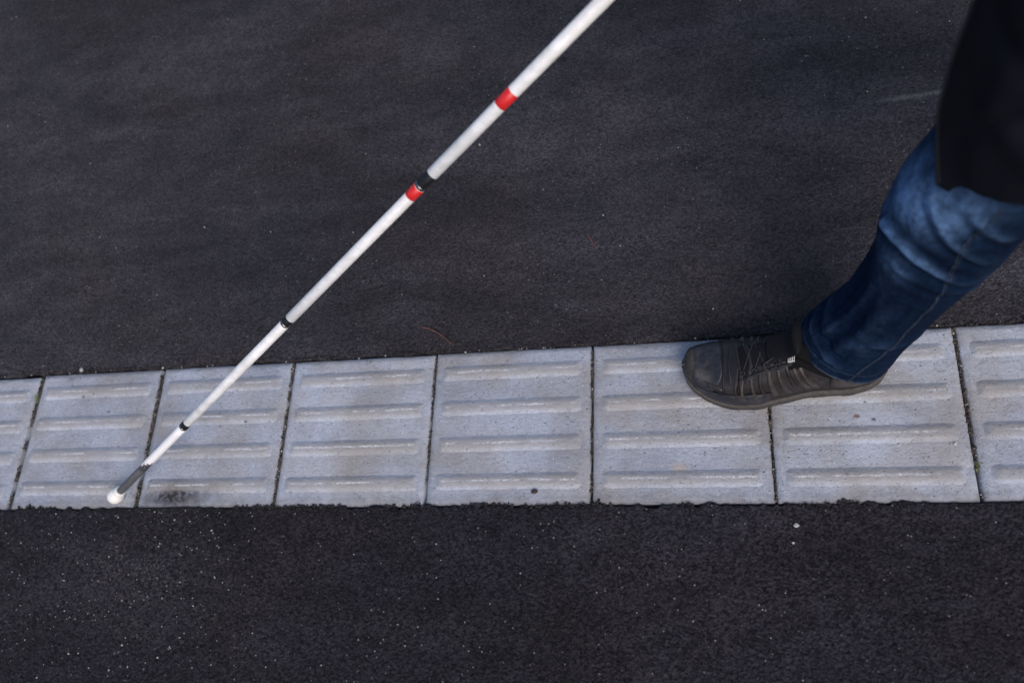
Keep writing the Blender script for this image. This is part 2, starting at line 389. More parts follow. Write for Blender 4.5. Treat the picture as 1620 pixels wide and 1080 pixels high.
# along the far edge of the tiles
n = 2600; x = -.45+rng.random(n)*2.7; y = .2905+np.abs(rng.normal(0, .0045, n))
dens = rng.random(n) < np.where((x < .27) & (x > 0), 1., .42)*(.35+.65*vnoise(x*25, 0*x, 88))
P.append(np.stack([x, y, -.0015+rng.random(n)*.003], 1)[dens]); Rr.append((.0009+.0022*rng.random(n)**2)[dens])
# near edge crumbs on the tiles
n = 1500; x = -.45+rng.random(n)*2.7; x = x[vnoise(x*14, 0*x, 91) > .55]; n = len(x); y = near_edge(x)+np.abs(rng.normal(0, .0012, n))-.0015
P.append(np.stack([x, y, .0006+rng.random(n)*.0012], 1)); Rr.append(.0009+.0018*rng.random(n)**1.6)
P = np.vstack(P); Rr = np.concatenate(Rr)
M_tar = grit_mat('tar_grit', (.008, .0075, .008), (.040, .036, .036), 300)
stones(P, Rr, M_tar, 'dark_grit', kind='stuff', label='black tarry crumbs lying along both edges of the tile strip', cat='grit')
stones(PJ, RJ, M_gd, 'joint_grit', kind='stuff', label='brown grit and dirt packed in the joints between the tiles', cat='grit')
# pale crumbs scattered on both asphalts and a few on the tiles
n = 190; x = -.3+rng.random(n)*2.5; y = -.002-rng.random(n)**1.5*.42
Pp.append(np.stack([x, y, .0010+0*x], 1)); Rp.append(.0007+.0011*rng.random(n)**3)
n = 120; x = .05+rng.random(n)*.5; y = -.002-rng.random(n)*.3
Pp.append(np.stack([x, y, .0010+0*x], 1)); Rp.append(.0008+.0013*rng.random(n)**2)
n = 190; x = -.5+rng.random(n)*2.8; y = .31+rng.random(n)**1.3*1.1
Pp.append(np.stack([x, y, .0005+0*x], 1)); Rp.append(.0008+.0015*rng.random(n)**3)
n = 46; x = -.3+rng.random(n)*2.4; y = .2885+rng.random(n)*.004
Pp.append(np.stack([x, y, .0008+0*x], 1)); Rp.append(.0010+.0015*rng.random(n)**2)
n = 90; x = -.3+rng.random(n)*2.4; y = rng.random(n)*.285
Pp.append(np.stack([x, y, .0003+0*x], 1)); Rp.append(.0005+.0007*rng.random(n))
stones(np.vstack(Pp), np.concatenate(Rp), M_gp, 'pale_grit', kind='stuff', label='tiny pale stone crumbs scattered over the asphalt and in the joints', cat='grit')

# a few crumbs large enough to point at
def pebble(loc, r, mat, flat, label, cat, name='pebble', seed=1, stretch=(1, 1)):
    n, m = 6, 8; th = np.linspace(.02, np.pi-.02, n); ph = np.linspace(0, 2*np.pi, m, endpoint=False)
    Tt, Ph = np.meshgrid(th, ph, indexing='ij')
    q = 1+.75*fbm(np.cos(Ph)*1.3+seed*3.1, np.sin(Ph)*1.3+Tt*1.2+seed, seed, 3)
    R = np.stack([np.sin(Tt)*np.cos(Ph)*q*stretch[0], np.sin(Tt)*np.sin(Ph)*q*stretch[1], np.cos(Tt)*q*flat], -1)*r
    V, F = loft(R[::-1]); return mesh(name, V, F, mat, label=label, cat=cat, smooth=False).__setattr__('location', loc)
M_white = grit_mat('white_stone', (.34, .33, .31), (.46, .45, .43), 200)
M_crumb = grit_mat('tar_crumb', (.03, .027, .026), (.07, .06, .055), 500)
M_tan = grit_mat('tan_stone', (.20, .13, .07), (.33, .23, .13), 300)
PB = {}
def grd(u, v, z=0.):
    """point of the ground that the photograph shows at (u, v)"""
    d = CR @ Vector(((u-810)/1324.57, -(v-540)/1324.57, -1)); c = cam.matrix_world.translation
    return c+d*((z-c.z)/d.z)
def L3(u, v, z): p = grd(u, v, z); return (p.x, p.y, z)
pebble((1.527, -.0355, .0022), .0052, M_white, .5, 'white stone chip on the dark asphalt just below the tile joint under the shoe', 'pebble', seed=3, stretch=(1, .75))
pebble((1.5203, -.0625, .0018), .0021, M_white, .6, 'small pale pebble on the dark asphalt nearer than the white chip', 'pebble', seed=5)
pebble((1.1020, .0235, .0018), .0060, M_crumb, .5, 'dark crumb of tar lying on the fourth full tile', 'tar crumb', 'tar_crumb', seed=8, stretch=(1, .7))
pebble((.0985, .2965, .0020), .0042, M_white, .7, 'pale pebble in the dark grit behind the tile at the left edge', 'pebble', seed=11)
pebble((1.7735, .0915, .0005), .0032, M_white, .7, 'small white pebble stuck in the joint behind the heel', 'pebble', seed=13)

# twigs
M_twig = Mat('dry_twig', (.10, .035, .025), .7); M_twig.col(M_twig.mix(M_twig.noise(120), (.045, .018, .015), (.16, .07, .05)))
def curve_pts(pts, n=24):
    pts = np.asarray(pts, float); k = len(pts); t = np.linspace(0, k-1, n); i = np.clip(t.astype(int), 0, k-2); f = (t-i)[:, None]
    p0 = pts[np.clip(i-1, 0, k-1)]; p1 = pts[i]; p2 = pts[i+1]; p3 = pts[np.clip(i+2, 0, k-1)]
    return .5*((2*p1)+(-p0+p2)*f+(2*p0-5*p1+4*p2-p3)*f*f+(-p0+3*p1-3*p2+p3)*f**3)
def twig(px, r, label):
    b = np.array(L3(*px[0], 0)); P = curve_pts([L3(u, v, .003+.002*(i % 2)) for i, (u, v) in enumerate(px)])
    V, F = tube(P-b, np.linspace(r, r*.5, len(P)), 8); o = mesh('twig', V, F, M_twig.m, label=label, cat='twig'); o.location = b
twig([(667, 517), (682, 521), (698, 530), (711, 541), (719, 545)], .0016, 'curved reddish brown twig on the asphalt just behind the tiles')
twig([(929, 371), (934, 378), (938, 385), (944, 391)], .0018, 'short brown twig lying out on the middle of the far asphalt')

# tiny weeds in two joints
M_weed = Mat('weed_green', (.16, .19, .05), .6)
def weed(c, n, h, label, spread=.006):
    V = []; F = []
    for i in range(n):
        a = random.random()*6.28; l = h*(.5+random.random()*.7); bx, by = (random.random()-.5)*spread*.8, (random.random()-.5)*spread*3
        w = .0006+.0005*random.random(); s = len(V)
        for q, t in enumerate((0, .35, .7, 1)):
            x = bx+math.cos(a)*l*t*t*.9; y = by+math.sin(a)*l*t*t*.9; z = l*.75*(t-.35*t*t); ww = w*(1-t*.9)
            V += [(x-math.sin(a)*ww, y+math.cos(a)*ww, z), (x+math.sin(a)*ww, y-math.cos(a)*ww, z)]
        for q in range(3): F.append((s+2*q, s+2*q+1, s+2*q+3, s+2*q+2))
    o = mesh('weed', V, F, M_weed.m, label=label, cat='weed'); o.location = c
weed((-.001, .235, -.003), 34, .013, 'yellow green grass sprouting from the leftmost tile joint')
weed((1.8, .052, -.003), 9, .008, 'tiny green sprout in the rightmost tile joint')

# ---------------------------------------------------------------- white cane
tip = np.array([.2622, .0205, .0135]); top = np.array([1.3406, .4188, .7091])
cd = top-tip; clen = np.linalg.norm(cd); cd /= clen
sj = [.3066, .6542, 1.0014, 1.3470]
CANE = empty('white_cane', tuple(tip), label='long white folding cane with red bands and black joints, its ball tip on the tiles', cat='cane')
M_cw = Mat('white_reflective_tape', (.78, .79, .80), .45); _c = M_cw.mix(M_cw.ramp(M_cw.noise((40, 40, 60), 5, .65), [(.3, 0), (.66, 1)]), (.60, .595, .58), (.82, .83, .84)); _k = M_cw.math('MULTIPLY', M_cw.ramp(M_cw.noise((380, 380, 300), 4, .8), [(.62, 0), (.70, 1)]), M_cw.ramp(M_cw.noise(16, 3), [(.45, 0), (.62, .8)])); M_cw.col(M_cw.mix(_k, _c, (.22, .215, .21)))
M_ct = Mat('scuffed_white_tape', rough=.55)
zz = M_ct.sep(); wn = M_ct.math('ADD', M_ct.math('ADD', M_ct.math('MULTIPLY', zz[2], 5), M_ct.math('MULTIPLY', zz[1], 30)), M_ct.math('MULTIPLY', M_ct.noise(190, 5, .75), .9))
wn = M_ct.math('MULTIPLY', wn, .3)
ch = M_ct.ramp(wn, [(.825, 1), (.838, 0)])
M_ct.col(M_ct.mix(ch, (.78, .78, .79), (.045, .047, .052)))
M_cg = Mat('grey_graphite', (.075, .078, .085), .5); M_cg.col(M_cg.mix(M_cg.ramp(M_cg.noise(300, 4), [(.62, 0), (.68, 1)]), (.075, .078, .085), (.30, .31, .33)))
M_bk = Mat('black_rubber', (.008, .009, .012), .45, .3); M_sv = Mat('steel', (.55, .56, .58), .25); M_sv.b.inputs['Metallic'].default_value = 1
M_rd = Mat('red_reflective_tape', (.62, .018, .020), .4)
M_tp = Mat('nylon_tip', (.80, .79, .74), .35)
def cyl(name, a, b, r, mat, prof=None, m=28, **k):
    if prof is None: prof = [(a, r*.9), (a+.0006, r), (b-.0006, r), (b, r*.9)]
    P = np.array([cd*s for s, _ in prof]); V, F = tube_dir(P, [q for _, q in prof], m)
    return mesh(name, V, F, mat, k.pop('parent', CANE), **k)
def tube_dir(P, r, m):
    u = np.cross(cd, (0, 0, 1.)); u /= np.linalg.norm(u); w = np.cross(u, cd); a = np.linspace(0, 2*np.pi, m, endpoint=False)
    R = np.asarray(P)[:, None]+np.asarray(r)[:, None, None]*(np.cos(a)[None, :, None]*u+np.sin(a)[None, :, None]*w)
    return loft(R)
RC = .0078
cyl('ball_tip', 0, 0, 0, M_tp.m, [(-.0135, .002), (-.013, .0055), (-.010, .0105), (-.006, .0138), (0, .0152), (.006, .0154), (.012, .0140), (.017, .0110), (.019, .0105), (.0195, .0112), (.026, .0106), (.027, .0090)])
cyl('tip_ferrule', .024, .152, RC*.95, M_cg.m)
s0 = .128
cyl('shaft_section', s0, sj[0]-.009, RC*.97, M_ct.m, [(s0, RC*.95)]+[(s0+(sj[0]-.009-s0)*t, RC*.99) for t in np.linspace(.02, 1, 8)])
names = []
for i in range(4):
    s = sj[i]; r = RC*(1.03, 1.03, 1.10, 1.1)[i]
    lo, hi = (-.009, .009) if i < 2 else (-.012, .016)
    j = cyl('joint_sleeve', s+lo, s+hi, r*1.0, M_bk.m, [(s+lo, r*.96), (s+lo+.0006, r*.995), (s+hi-.0006, r*.995), (s+hi, r*.96)])
    cyl('steel_ring', s+lo+.0025, s+lo+.0045, r*1.02, M_sv.m, parent=j)
    if i < 3:
        e = sj[i+1]-(.009 if i+1 < 2 else .012)
        cyl('shaft_section', s+hi-.001, e, RC*(1.02, 1.05, 1.10)[i], M_cw.m)
def band(a, b, r, i=0): cyl('red_band', a, b, r, M_rd.m)
band(sj[2]-.033, sj[2]-.0122, RC*1.075)
su = 1.1627
band(su-.013, su+.013, RC*1.125)
cyl('handle', sj[3]+.015, sj[3]+.30, .0125, M_bk.m, [(sj[3]+.014, .009), (sj[3]+.02, .0125), (sj[3]+.28, .0135), (sj[3]+.30, .010)])
# elastic wrist cord
P = curve_pts([cd*(sj[3]+.30), cd*(sj[3]+.34)+[0, .02, -.01], cd*(sj[3]+.36)+[.02, .04, -.07], cd*(sj[3]+.33)+[.02, .03, -.10], cd*(sj[3]+.298)], 40)
V, F = tube(P, .002, 8); mesh('wrist_cord', V, F, M_bk.m, CANE)

# ---------------------------------------------------------------- person
PB0 = np.array([1.70, .30, 0.])
PER = empty('person', tuple(PB0), label='person in faded jeans, black jacket and brown trail shoes walking with a cane', cat='person')
M_lin_sock = Mat('black_sock', (.007, .007, .009), .95, .1)
M_skin = Mat('skin', (.45, .27, .20), .5); M_skin.b.inputs['Subsurface Weight'].default_value = .05
# one continuous body grown on a skeleton
sk = {'pelvis': ((1.80, .33, .96), .115), 'belly': ((1.79, .33, 1.10), .105), 'chest': ((1.78, .33, 1.28), .12), 'neck0': ((1.775, .33, 1.45), .055), 'neck1': ((1.76, .33, 1.52), .05),
      'head0': ((1.74, .33, 1.60), .075), 'head1': ((1.74, .33, 1.69), .085), 'nose': ((1.645, .33, 1.635), .012), 'crown': ((1.75, .33, 1.745), .06), 'chin': ((1.675, .33, 1.565), .03),
      'hipL': ((1.765, .245, .90), .085), 'kneeL': ((1.697, .236, .47), .044), 'calfL': ((1.695, .242, .33), .040), 'ankL': ((1.650, .232, .095), .027), 'heelL': ((1.655, .218, .050), .028), 'ballL': ((1.470, .210, .042), .034), 'toeL': ((1.40, .222, .038), .022),
      'hipR': ((1.83, .42, .90), .085), 'kneeR': ((1.95, .43, .50), .052), 'calfR': ((2.06, .43, .38), .048), 'ankR': ((2.27, .43, .185), .033), 'heelR': ((2.30, .43, .15), .028), 'ballR': ((2.17, .43, .045), .034), 'toeR': ((2.10, .43, .038), .022),
      'shL': ((1.78, .15, 1.41), .055), 'elL': ((1.88, .085, 1.13), .042), 'wrL': ((1.90, .075, .90), .027), 'paL': ((1.89, .075, .83), .030),
      'shR': ((1.78, .51, 1.41), .055), 'elR': ((1.76, .585, 1.12), .042)}
hp = tip+cd*(sj[3]+.13)                                   # where the right hand closes on the handle
wr = hp+np.array([.085, .045, .045]); pa = hp+np.array([.022, .018, .022])
sk['wrR'] = (tuple(wr), .027); sk['paR'] = (tuple(pa), .026)
bones = [('pelvis', 'belly'), ('belly', 'chest'), ('chest', 'neck0'), ('neck0', 'neck1'), ('neck1', 'head0'), ('head0', 'head1'), ('head1', 'crown'), ('head0', 'nose'), ('head0', 'chin'),
         ('pelvis', 'hipL'), ('hipL', 'kneeL'), ('kneeL', 'calfL'), ('calfL', 'ankL'), ('ankL', 'heelL'), ('heelL', 'ballL'), ('ballL', 'toeL'),
         ('pelvis', 'hipR'), ('hipR', 'kneeR'), ('kneeR', 'calfR'), ('calfR', 'ankR'), ('ankR', 'heelR'), ('heelR', 'ballR'), ('ballR', 'toeR'),
         ('chest', 'shL'), ('shL', 'elL'), ('elL', 'wrL'), ('wrL', 'paL'), ('chest', 'shR'), ('shR', 'elR'), ('elR', 'wrR'), ('wrR', 'paR')]
side = np.cross(cd, (0, 0, 1.)); side /= np.linalg.norm(side); upn = np.cross(side, cd)
for f in range(4):                                        # right hand: fingers curl round the handle
    base = pa+cd*(.024-.016*f)
    ang0 = 20; prev = 'paR'
    for q, a_ in enumerate((0, 75, 150, 215)):
        a = math.radians(ang0-a_); rr = .024-.001*q
        p = hp+cd*(.024-.017*f)+(-side*math.cos(a)+upn*math.sin(a))*rr
        nm = f'rf{f}{q}'; sk[nm] = (tuple(p), .0085-.0007*q); bones.append((prev, nm)); prev = nm
for q, (a_, dd_) in enumerate(((60, .034), (120, .040), (165, .043))):
    a = math.radians(a_); p = hp+cd*dd_+(-side*math.cos(a)+upn*math.sin(a))*.024
    sk[f'rt{q}'] = (tuple(p), .010-.001*q); bones.append(('paR' if q == 0 else f'rt{q-1}', f'rt{q}'))
for f in range(4):                                        # left hand hangs, fingers a little curled
    prev = 'paL'
    for q, (dz, dx) in enumerate(((-.045, 0), (-.075, -.006), (-.097, -.018), (-.110, -.032))):
        ln = (.9, 1, .95, .8)[f]
        sk[f'lf{f}{q}'] = ((1.89+(f-1.5)*.020+dx*.6, .075+.5*dx*-1, .83+dz*ln), .0088-.0008*q); bones.append((prev, f'lf{f}{q}')); prev = f'lf{f}{q}'
prev = 'paL'
for q, (dx, dz) in enumerate(((-.035, -.005), (-.048, -.032), (-.050, -.055))):
    sk[f'lt{q}'] = ((1.89+dx, .085, .83+dz), .0105-.001*q); bones.append((prev, f'lt{q}')); prev = f'lt{q}'
ks = list(sk); me = bpy.data.meshes.new('body')
me.from_pydata([tuple(np.array(sk[k][0])-PB0) for k in ks], [(ks.index(a), ks.index(b)) for a, b in bones], [])
me.materials.append(M_skin.m)
body = link(bpy.data.objects.new('body', me), PER)
mo = body.modifiers.new('skin', 'SKIN'); mo.use_smooth_shade = True
for i, k in enumerate(ks):
    v = me.skin_vertices[0].data[i]; v.radius = (sk[k][1],)*2; v.use_root = (k == 'pelvis')
su_ = body.modifiers.new('sub', 'SUBSURF'); su_.levels = 1; su_.render_levels = 2
M_hair = Mat('hair', (.03, .02, .015), .6)
n, m = 16, 28; th = np.linspace(.01, 1.9, n); ph = np.linspace(0, 2*np.pi, m, endpoint=False); Tt, Ph = np.meshgrid(th, ph, indexing='ij')
fr = np.clip(np.cos(Ph), 0, 1); Tt = Tt*(1-.38*fr); q = 1+.03*fbm(Ph*4, Tt*5, 3, 3)
R = np.stack([1.75-np.sin(Tt)*np.cos(Ph)*.105*q, .33+np.sin(Tt)*np.sin(Ph)*.092*q, 1.67+np.cos(Tt)*.125*q], -1)
V, F = loft(R, False); mesh('hair', V, F, M_hair.m, PER, base=PB0)
for sy in (-1, 1):
    V, F = tube(curve_pts([(1.745, .33+sy*.083, 1.62), (1.752, .33+sy*.094, 1.635), (1.758, .33+sy*.094, 1.66), (1.745, .33+sy*.084, 1.665)], 12), .008, 10); mesh('ear', V, F, M_skin.m, PER, base=PB0)
M_eye = Mat('eye', (.7, .7, .68), .2)
for sy in (-1, 1):
    V, F = tube([(1.660, .33+sy*.03, 1.655), (1.664, .33+sy*.03, 1.655), (1.672, .33+sy*.03, 1.655)], [.004, .010, .012], 12); mesh('eye', V, F, M_eye.m, PER, base=PB0)

# --- jeans
def jeans_mat():
    a = Mat('blue_denim', rough=.95, spec=.04)
    at = a.t.nodes.new('ShaderNodeAttribute'); at.attribute_name = 'fade'; fd = at.outputs['Fac']
    n1 = a.noise((45, 45, 30), 5, .65); n2 = a.noise((700, 700, 700), 2)
    f = a.math('MULTIPLY', fd, a.ramp(n1, [(.30, .35), (.68, 1.25)]), True)
    base = a.mix(a.noise(35, 5, .6), (.0006, .0034, .0125), (.0022, .0095, .0300))
    c = a.mix(f, base, (.110, .200, .370))
    c = a.mix(a.math('MULTIPLY', a.ramp(n2, [(.45, 0), (.75, 1)]), .10), c, (.03, .06, .12))
    at2 = a.t.nodes.new('ShaderNodeAttribute'); at2.attribute_name = 'wear'
    c = a.mix(a.math('MULTIPLY', at2.outputs['Fac'], a.ramp(a.noise(260, 4, .7), [(.3, .1), (.65, 1)])), c, (.26, .33, .44))
    c = a.mix(1.0, c, a.ramp(a.noise((150, 150, 110), 4, .75), [(.3, .62), (.7, 1.35)]), 'MULTIPLY')
    c = a.mix(1.0, c, a.ramp(a.noise((30, 30, 190), 4, .7), [(.3, .85), (.7, 1.18)]), 'MULTIPLY')
    a.col(c); a.bump(a.noise((170, 170, 120), 3, .6), .0010, .7); a.bump(n2, .0006, .6); a.bump(a.noise((38, 38, 24), 5, .65), .004, .5)
    return a.m
M_jean = jeans_mat()
def interp(tab, s):
    tab = np.array(tab, float); return np.stack([np.interp(s, tab[:, 0], tab[:, i]) for i in range(1, tab.shape[1])], -1)
def smooth(a, k=5):
    for _ in range(k): a[1:-1] = (a[:-2]+2*a[1:-1]+a[2:])/4
    return a
# z, cx, cy, rx(front/back), ry(side)
LT = [(.075, 1.619, .236, .074, .064), (.15, 1.641, .243, .071, .064), (.22, 1.665, .243, .062, .062), (.30, 1.679, .241, .062, .064), (.40, 1.686, .234, .066, .068), (.47, 1.690, .231, .073, .073), (.54, 1.697, .229, .075, .074), (.60, 1.715, .226, .078, .074), (.72, 1.765, .232, .086, .082), (.90, 1.795, .245, .100, .092)]
NS, NA = 300, 180
def leg_rings(T, hem_front=.046, folds=True, seed=0):
    z0, z1 = T[0][0], T[-1][0]
    z = np.linspace(z0, z1, NS); C = smooth(interp(T, z), 30)
    a = np.linspace(0, 2*np.pi, NA, endpoint=False)           # 0 = front (-x), pi/2 = outer side of a left leg (-y)
    Z, A = np.meshgrid(z, a, indexing='ij')
    rx, ry = C[:, 2][:, None], C[:, 3][:, None]
    h = Z-z0
    d = 0*Z
    if folds:
        g = lambda zc, ac, wz, wa, sl=0, amp=1: amp*np.exp(-(((Z-zc)-sl*wrap(A-ac))/wz)**2-(wrap(A-ac)/wa)**2)
        wrap = lambda x: (x+np.pi) % (2*np.pi)-np.pi
        # long soft drapes down the shin
        d += .0030*fbm(A*1.6+3, Z*5+seed, 5+seed, 3)+.0022*np.sin(A*3+Z*16+2*fbm(A, Z*6, 9, 2))*sstep(.12, .25, Z)*(1-sstep(.45, .55, Z))
        def crease(pts, wz, amp, soft=.25):
            amp = amp*.78; pa_ = np.array(pts, float); Aw = wrap(A); zc = np.interp(Aw, pa_[:, 0], pa_[:, 1])
            win = sstep(pa_[0, 0]-soft, pa_[0, 0]+soft, Aw)*sstep(pa_[-1, 0]+soft, pa_[-1, 0]-soft, Aw)
            return amp*win*np.exp(-((Z-zc)/wz)**2)
        arc = [(-.1, .480), (.3, .494), (.6, .495), (1.0, .482), (1.46, .457), (1.85, .436)]
        d += crease(arc, .009, .0050)+crease([(p, q-.019) for p, q in arc], .008, -.0055)+crease([(p, q+.018) for p, q in arc], .010, -.0030)
        d += crease([(.5, .590), (.85, .566), (1.3, .535), (1.8, .500)], .007, .0048)+crease([(.35, .575), (.7, .556), (1.2, .522), (1.8, .485)], .007, -.0052)
        d += crease([(.9, .610), (1.3, .585), (1.9, .55)], .008, .0042)+crease([(.9, .592), (1.3, .566), (1.9, .53)], .007, -.0042)
        d += crease([(.5, .446), (.9, .440), (1.5, .415), (2.2, .40)], .009, .0035)+crease([(.5, .425), (.9, .415), (1.5, .392), (2.2, .37)], .008, -.0040)
        d += crease([(.8, .375), (1.3, .350), (2.0, .345)], .010, .0030)+crease([(1.1, .215), (1.7, .200), (2.3, .21)], .008, .0030)+crease([(1.1, .198), (1.7, .184), (2.3, .19)], .007, -.0028)
        d += crease([(-.6, .145), (0, .132), (.6, .128), (1.1, .112)], .009, .0040)+crease([(-.6, .163), (0, .152), (.6, .150), (1.1, .135)], .007, -.0045)+crease([(-.6, .185), (0, .176), (.8, .182), (1.3, .20)], .010, .0035)
        for ac, wa, z0_, z1_, amp in ((.32, .10, .15, .36, .0036), (.55, .12, .14, .30, -.0034), (.85, .12, .10, .26, .0022), (1.15, .10, .22, .38, -.0022), (-.1, .12, .2, .4, -.002)):
            d += amp*np.exp(-((wrap(A)-ac-.5*(Z-.25))/wa)**2)*sstep(z0_-.04, z0_+.04, Z)*sstep(z1_+.05, z1_-.05, Z)
        d += .0010*fbm(A*9, Z*60, 17, 3)
    x = C[:, 0][:, None]-(rx+d)*np.cos(A); y = C[:, 1][:, None]-(ry+d)*np.sin(A)
    zz_ = Z+hem_front*np.cos(A)*np.exp(-(h/.05)**2)-.004*np.cos(2*A)*np.exp(-(h/.03)**2)
    leg_rings.d = d
    return np.stack([x, y, zz_], -1), Z, A
R1, Zs, As = leg_rings(LT)
Dd = leg_rings.d
def jeans_obj(R, fade=None, wear=None):
    inner = R[:8][::-1].copy(); c = inner.mean(1, keepdims=True)
    inner = c+(inner-c)*.965; inner[0:] = inner
    RR = np.concatenate([inner, R]); V, F = loft(RR, False); return V, F
V, F = jeans_obj(R1)
wrapd = lambda x: (x+np.pi) % (2*np.pi)-np.pi
fade = 0*Zs; wear = 0*Zs
def fadeblob(zc, ac, wz, wa, amp, sl=0):
    global fade; fade = fade+amp*np.exp(-(((Zs-zc)-sl*wrapd(As-ac))/wz)**2-(wrapd(As-ac)/wa)**2)
FB = 1
fadeblob(.560, .15, .045, .60, .85); fadeblob(.590, .75, .035, .50, .55); fadeblob(.500, -.1, .020, .35, .35)
Aw = wrapd(As)
def fadeline(pts, wz, amp, soft=.2):
    global fade
    pa_ = np.array(pts, float); zc = np.interp(Aw, pa_[:, 0], pa_[:, 1])
    fade = fade+amp*sstep(pa_[0, 0]-soft, pa_[0, 0]+soft, Aw)*sstep(pa_[-1, 0]+soft, pa_[-1, 0]-soft, Aw)*np.exp(-((Zs-zc)/wz)**2)
fadeline([(.1, .488), (.3, .494), (.6, .495), (1.0, .482), (1.40, .460)], .0095, .60)
fadeline([(.35, .436), (.6, .442), (.95, .430)], .022, .45); fadeline([(.75, .572), (1.25, .538)], .006, .45); fadeline([(.95, .606), (1.7, .56)], .006, .22)
fade = fade*(1-.75*np.exp(-(Dd+.0055)**2/.0025**2))+np.clip(Dd/.005, 0, 1)*.13+.02
hem = np.exp(-((Zs-LT[0][0])/.004)**2)
wear = .35*hem+.10*np.exp(-((Zs-LT[0][0]-.0245)/.0012)**2)
jo = mesh('jeans', V, F, M_jean, PER, base=PB0)
def setattr_(o, name, arr):
    full = np.concatenate([arr[:8][::-1], arr]).astype(np.float32).ravel(); at = o.data.attributes.new(name, 'FLOAT', 'POINT'); at.data.foreach_set('value', full)
setattr_(jo, 'fade', np.clip(fade, 0, 1)); setattr_(jo, 'wear', np.clip(wear, 0, 1))
jo['label'] = 'left leg of the jeans, faded at the knee'
# side seam down the outer side of the leg: raised felled ridge with pale thread
M_thr = Mat('pale_worn_seam', (.10, .15, .22), .85); M_thr.col(M_thr.mix(M_thr.ramp(M_thr.noise(330, 4, .7), [(.45, 0), (.66, 1)]), (.002, .008, .024), (.060, .095, .15)))
SEAM = [(.078, 1.49), (.093, 1.52), (.175, 1.64), (.271, 1.54), (.389, 1.58), (.489, 1.40), (.562, 1.26), (.65, 1.20)]
def on_leg(z, a, off=0.):
    i = (z-Zs[0, 0])/(Zs[-1, 0]-Zs[0, 0])*(NS-1); j = (a % (2*np.pi))/(2*np.pi)*NA
    i0 = int(np.clip(i, 0, NS-2)); j0 = int(j) % NA; p = R1[i0, j0]+(R1[i0+1, j0]-R1[i0, j0])*(i-i0)+(R1[i0, (j0+1) % NA]-R1[i0, j0])*(j-int(j))
    c = R1[i0].mean(0); n = p-c; n[2] = 0; n /= np.linalg.norm(n); return p+n*off
for da, r in ((0, .0008), (.040, .0005)):
    zq = np.linspace(.078, .62, 150); P = [on_leg(z, np.interp(z, [q[0] for q in SEAM], [q[1] for q in SEAM])+da+.012*math.sin(z*90), .0004) for z in zq]
    V, F = tube(smooth(np.array(P), 2), r, 8); mesh('side_seam', V, F, M_thr.m, jo, base=PB0)
# the other leg, set back
def leg_between(pts, name='jeans'):
    P = curve_pts([p[0] for p in pts], 70); r = np.interp(np.linspace(0, len(pts)-1, 70), range(len(pts)), [p[1] for p in pts])
    V, F = tube(P, r, 40, False, up=(0, 1, 0)); return V, F
V, F = leg_between([((1.82, .42, .92), .105), ((1.88, .43, .70), .088), ((1.95, .43, .50), .076), ((2.06, .43, .38), .072), ((2.17, .43, .275), .066), ((2.255, .43, .19), .07)])
j2 = mesh('jeans', V, F, M_jean, PER, base=PB0)
V, F = loft(np.stack([np.stack([1.80-(.16*s)*np.cos(a_), .33-(.19*s)*np.sin(a_), np.full(60, z)], -1) for z, s in ((.82, .6), (.87, .80), (.95, .82), (1.02, .78)) for a_ in [np.linspace(0, 2*np.pi, 60, endpoint=False)]]))
mesh('jeans_seat', V, F, M_jean, PER, base=PB0)

# --- sock on the front foot
ts_ = np.linspace(0, 2*np.pi, 40, endpoint=False)
V, F = loft(np.stack([np.stack([xc-a_*np.cos(ts_), .232-b_*np.sin(ts_), 0*ts_+zq], -1) for zq, xc, a_, b_ in ((.070, 1.612, .058, .036), (.10, 1.618, .055, .040), (.125, 1.630, .048, .042), (.16, 1.644, .042, .040), (.18, 1.650, .040, .038))]))
mesh('sock', V, F, M_lin_sock.m, PER, base=PB0)
